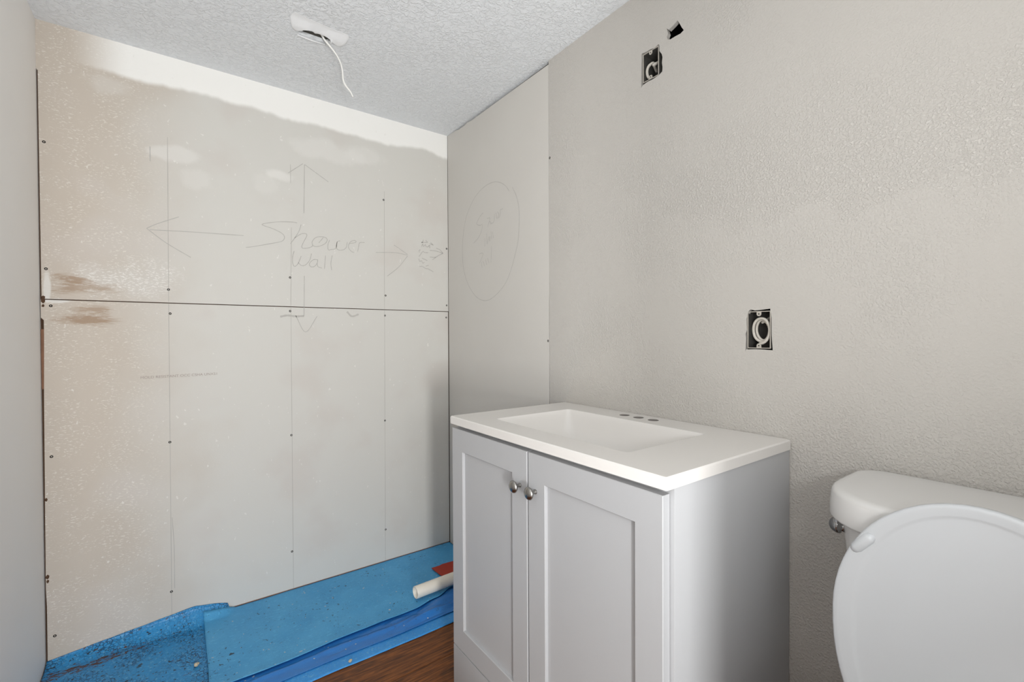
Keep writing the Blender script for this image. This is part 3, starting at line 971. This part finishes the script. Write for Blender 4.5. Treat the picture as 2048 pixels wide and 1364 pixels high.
for s in (1, -1):
    bm = bmesh.new()
    a = Vector((0.8585, TY - 0.006 + s * 0.128, 0.776))
    d = Vector((0, -s * 0.62, 0.78))
    q = Vector((0.003, 0, 0))
    add_tube(bm, [a - d * 0.0185 + q, a - d * 0.017, a - d * 0.013, a + d * 0.013, a + d * 0.017, a + d * 0.0185 + q], [0.003, 0.0066, 0.0086, 0.0086, 0.0066, 0.003], 14)
    b = from_bm('lid_bumper', bm, M['seat'], smooth=True)
    b.parent = lid
    bm = bmesh.new()
    add_tube(bm, [(0.842, TY + s * 0.045, 0.418), (0.842, TY + s * 0.10, 0.418)], 0.013, 14)
    base(wc, from_bm('hinge', bm, M['seat'], smooth=True))

# ------------------------------------------------------------------ shower floor coverings
def nz(x, y, s, seed=0.0):
    return noise.noise(Vector((x * s + seed, y * s - seed, seed * 0.7)))

def grid_sheet(name, nu, nv, fn, mat, thick=0.0):
    bm = bmesh.new()
    g = [[bm.verts.new(fn(i / nu, j / nv)) for j in range(nv + 1)] for i in range(nu + 1)]
    for i in range(nu):
        for j in range(nv):
            bm.faces.new((g[i][j], g[i + 1][j], g[i + 1][j + 1], g[i][j + 1]))
    if thick:
        h = [[bm.verts.new(v.co + Vector((0, min(thick, 0.0012), -thick))) for v in col] for col in g]
        for i in range(nu):
            for j in range(nv):
                bm.faces.new((h[i][j], h[i][j + 1], h[i + 1][j + 1], h[i + 1][j]))
        for i in range(nu):
            bm.faces.new((g[i][0], h[i][0], h[i + 1][0], g[i + 1][0]))
            bm.faces.new((g[i][nv], g[i + 1][nv], h[i + 1][nv], h[i][nv]))
        for j in range(nv):
            bm.faces.new((g[0][j], g[0][j + 1], h[0][j + 1], h[0][j]))
            bm.faces.new((g[nu][j], h[nu][j], h[nu][j + 1], g[nu][j + 1]))
    return from_bm(name, bm, mat, smooth=True)

def lap_fn(u, v):
    x = L + 0.003 + (R - L - 0.008) * u
    y0 = 1.542 + 0.006 * nz(x, 0, 3, 1.3)
    if x < 0.16:                                     # turned up against the wall
        q = (x - L) / 0.41
        h = 0.018 + 0.043 * min(q, 1.0) if x < 0.045 else 0.061 - 0.026 * (x - 0.045) / 0.113
        h += 0.003 * nz(x, 1, 14)
    else:
        h = 0.003
    fold = 2.095
    lim = 0.80
    if v < lim:
        y = y0 + (fold - y0) * v / lim
        z = 0.0025 + 0.0015 * nz(x, y, 9) + 0.0006 * nz(x, y, 40)
    else:
        t = (v - lim) / (1 - lim)
        y = fold + (D - 0.0025 - fold) * min(1.0, 1.25 * t) ** 0.85
        z = 0.0025 + (h - 0.0025) * t ** 1.25
    return Vector((x, y, max(z, 0.0012)))
tag(grid_sheet('waterproof_membrane', 150, 60, lap_fn, M['lap'], 0.001), 'crackled blue waterproof membrane turned up against the drywall, beneath the other blue sheets', 'membrane')

def sheet_front(x):
    k = [(0.07, 1.675), (0.26, 1.674), (0.5, 1.690), (0.75, 1.692), (0.86, 1.715), (0.95, 1.748), (1.16, 1.80)]
    for (a, b), (c, d) in zip(k, k[1:]):
        if a <= x <= c:
            t = (x - a) / (c - a)
            return b + (d - b) * t * t * (3 - 2 * t)
    return k[0][1] if x < k[0][0] else k[-1][1]
def sheet_fn(u, v):
    x = 0.070 + (R - 0.004 - 0.070) * u
    y0 = sheet_front(x) + 0.003 * nz(x, 2, 12)
    w = max(0.0, min(1.0, (0.178 - x) / 0.035))
    y = y0 + (2.1455 - 0.0145 * w - y0) * v
    if u == 0:
        x += 0.004 * nz(x, y, 5)
    z = 0.0100 + 0.0014 * nz(x, y, 6, 3.0) + 0.0005 * nz(x, y, 30)
    z += 0.005 * math.exp(-v / 0.04) + 0.006 * math.exp(-(x - 0.07) / 0.015) * (1 - 0.4 * v)
    if y > 2.095 and w > 0:                          # rides up on the turned-up membrane below it
        h = lap_fn((x - L - 0.003) / (R - L - 0.008), 1.0).z if x < 0.16 else 0.033
        q = ((y - 2.095) / (D - 0.0025 - 2.095)) ** (1 / 0.85) / 1.25
        z = max(z, z + (0.0105 + (h - 0.0025) * q ** 1.25 - 0.0100) * w)
    return Vector((x, y, z))
tag(grid_sheet('membrane_sheet', 110, 50, sheet_fn, M['sheet'], 0.0018), 'dull blue membrane sheet laid over the shower floor under the white pipe', 'membrane')

def film_fn(u, v):
    x = L + 0.02 + (R - L - 0.03) * u
    f = sheet_front(max(x, 0.07))
    y0 = 1.600 + 0.008 * nz(x, 0, 4, 5.0)
    y = y0 + (f + 0.02 - y0) * v
    amp = 0.006 + 0.02 * max(0.0, min(1.0, (x - 0.55) / 0.3))
    fold = abs(nz(x * 0.6 + y * 0.9, y * 2.2 - x * 0.5, 11, 2.0))
    ridge = math.exp(-((v - 0.42 - 0.12 * math.sin(x * 5.0)) / 0.10) ** 2)
    z = 0.0065 + amp * fold * math.sin(math.pi * min(1, v * 1.05)) + 0.0008 * nz(x, y, 45) + (0.004 + 0.006 * max(0.0, x - 0.3)) * ridge
    z -= 0.0012 * v
    if v > 0.9:
        z = min(z, 0.0068)
    return Vector((x, y, z))
tag(grid_sheet('plastic_film', 220, 40, film_fn, M['film'], 0.0005), 'crumpled royal blue plastic film between the membrane sheet and the wood floor', 'plastic film')

# white pipe lying on the sheet
bm = bmesh.new()
r, t = 0.0245, 0.0035
ax = Vector((1.0, 0.03, 0.0)).normalized()
o = Vector((0.780, 1.752, 0.0105 + r + 0.0075))
add_lathe(bm, [(r - t, 0.30), (r - t, 0.002), (r - t + 0.001, 0.0), (r - 0.001, 0.0), (r, 0.0015), (r, 0.30)], o, ax, 28)
for f in [f for f in bm.faces if len(f.verts) > 4]:
    bm.faces.remove(f)
bm.verts.ensure_lookup_table()
n = 28
a, b = bm.verts[0:n], bm.verts[-n:]
for i in range(n):
    j = (i + 1) % n
    bm.faces.new((a[i], a[j], b[j], b[i]))
tag(from_bm('drain_pipe', bm, M['pvc'], angle=50), 'white plastic pipe with open end lying on the blue membrane', 'pipe')

bm = bmesh.new()
add_prism(bm, [(0.945, 1.937, 0.016), (0.985, 1.934, 0.017), (1.000, 1.939, 0.017), (1.12, 1.930, 0.016), (1.12, 1.80, 0.016), (0.985, 1.815, 0.016), (0.950, 1.852, 0.016)], (0, 0, 0.003))
tag(from_bm('red_scrap', bm, M['red']), 'flat red scrap lying behind the white pipe', 'scrap')

def crumb(x, y, z, r, label):
    bm = bmesh.new()
    bmesh.ops.create_icosphere(bm, subdivisions=2, radius=r)
    for v in bm.verts:
        v.co = v.co * (1 + 0.45 * noise.noise(v.co * 160 + Vector((x * 9, y * 9, 0))))
        v.co.z = v.co.z * 0.7
        v.co += Vector((x, y, z + r * 0.6))
    tag(from_bm('plaster_crumb', bm, M['crumb']), label, 'debris', 'plaster crumbs on the shower floor')
crumb(0.039, 1.847, 0.004, 0.0075, 'pale plaster crumb lying on the crackled blue membrane')
crumb(0.459, 1.560, 0.003, 0.0060, 'small plaster crumb near the edge of the wood floor')
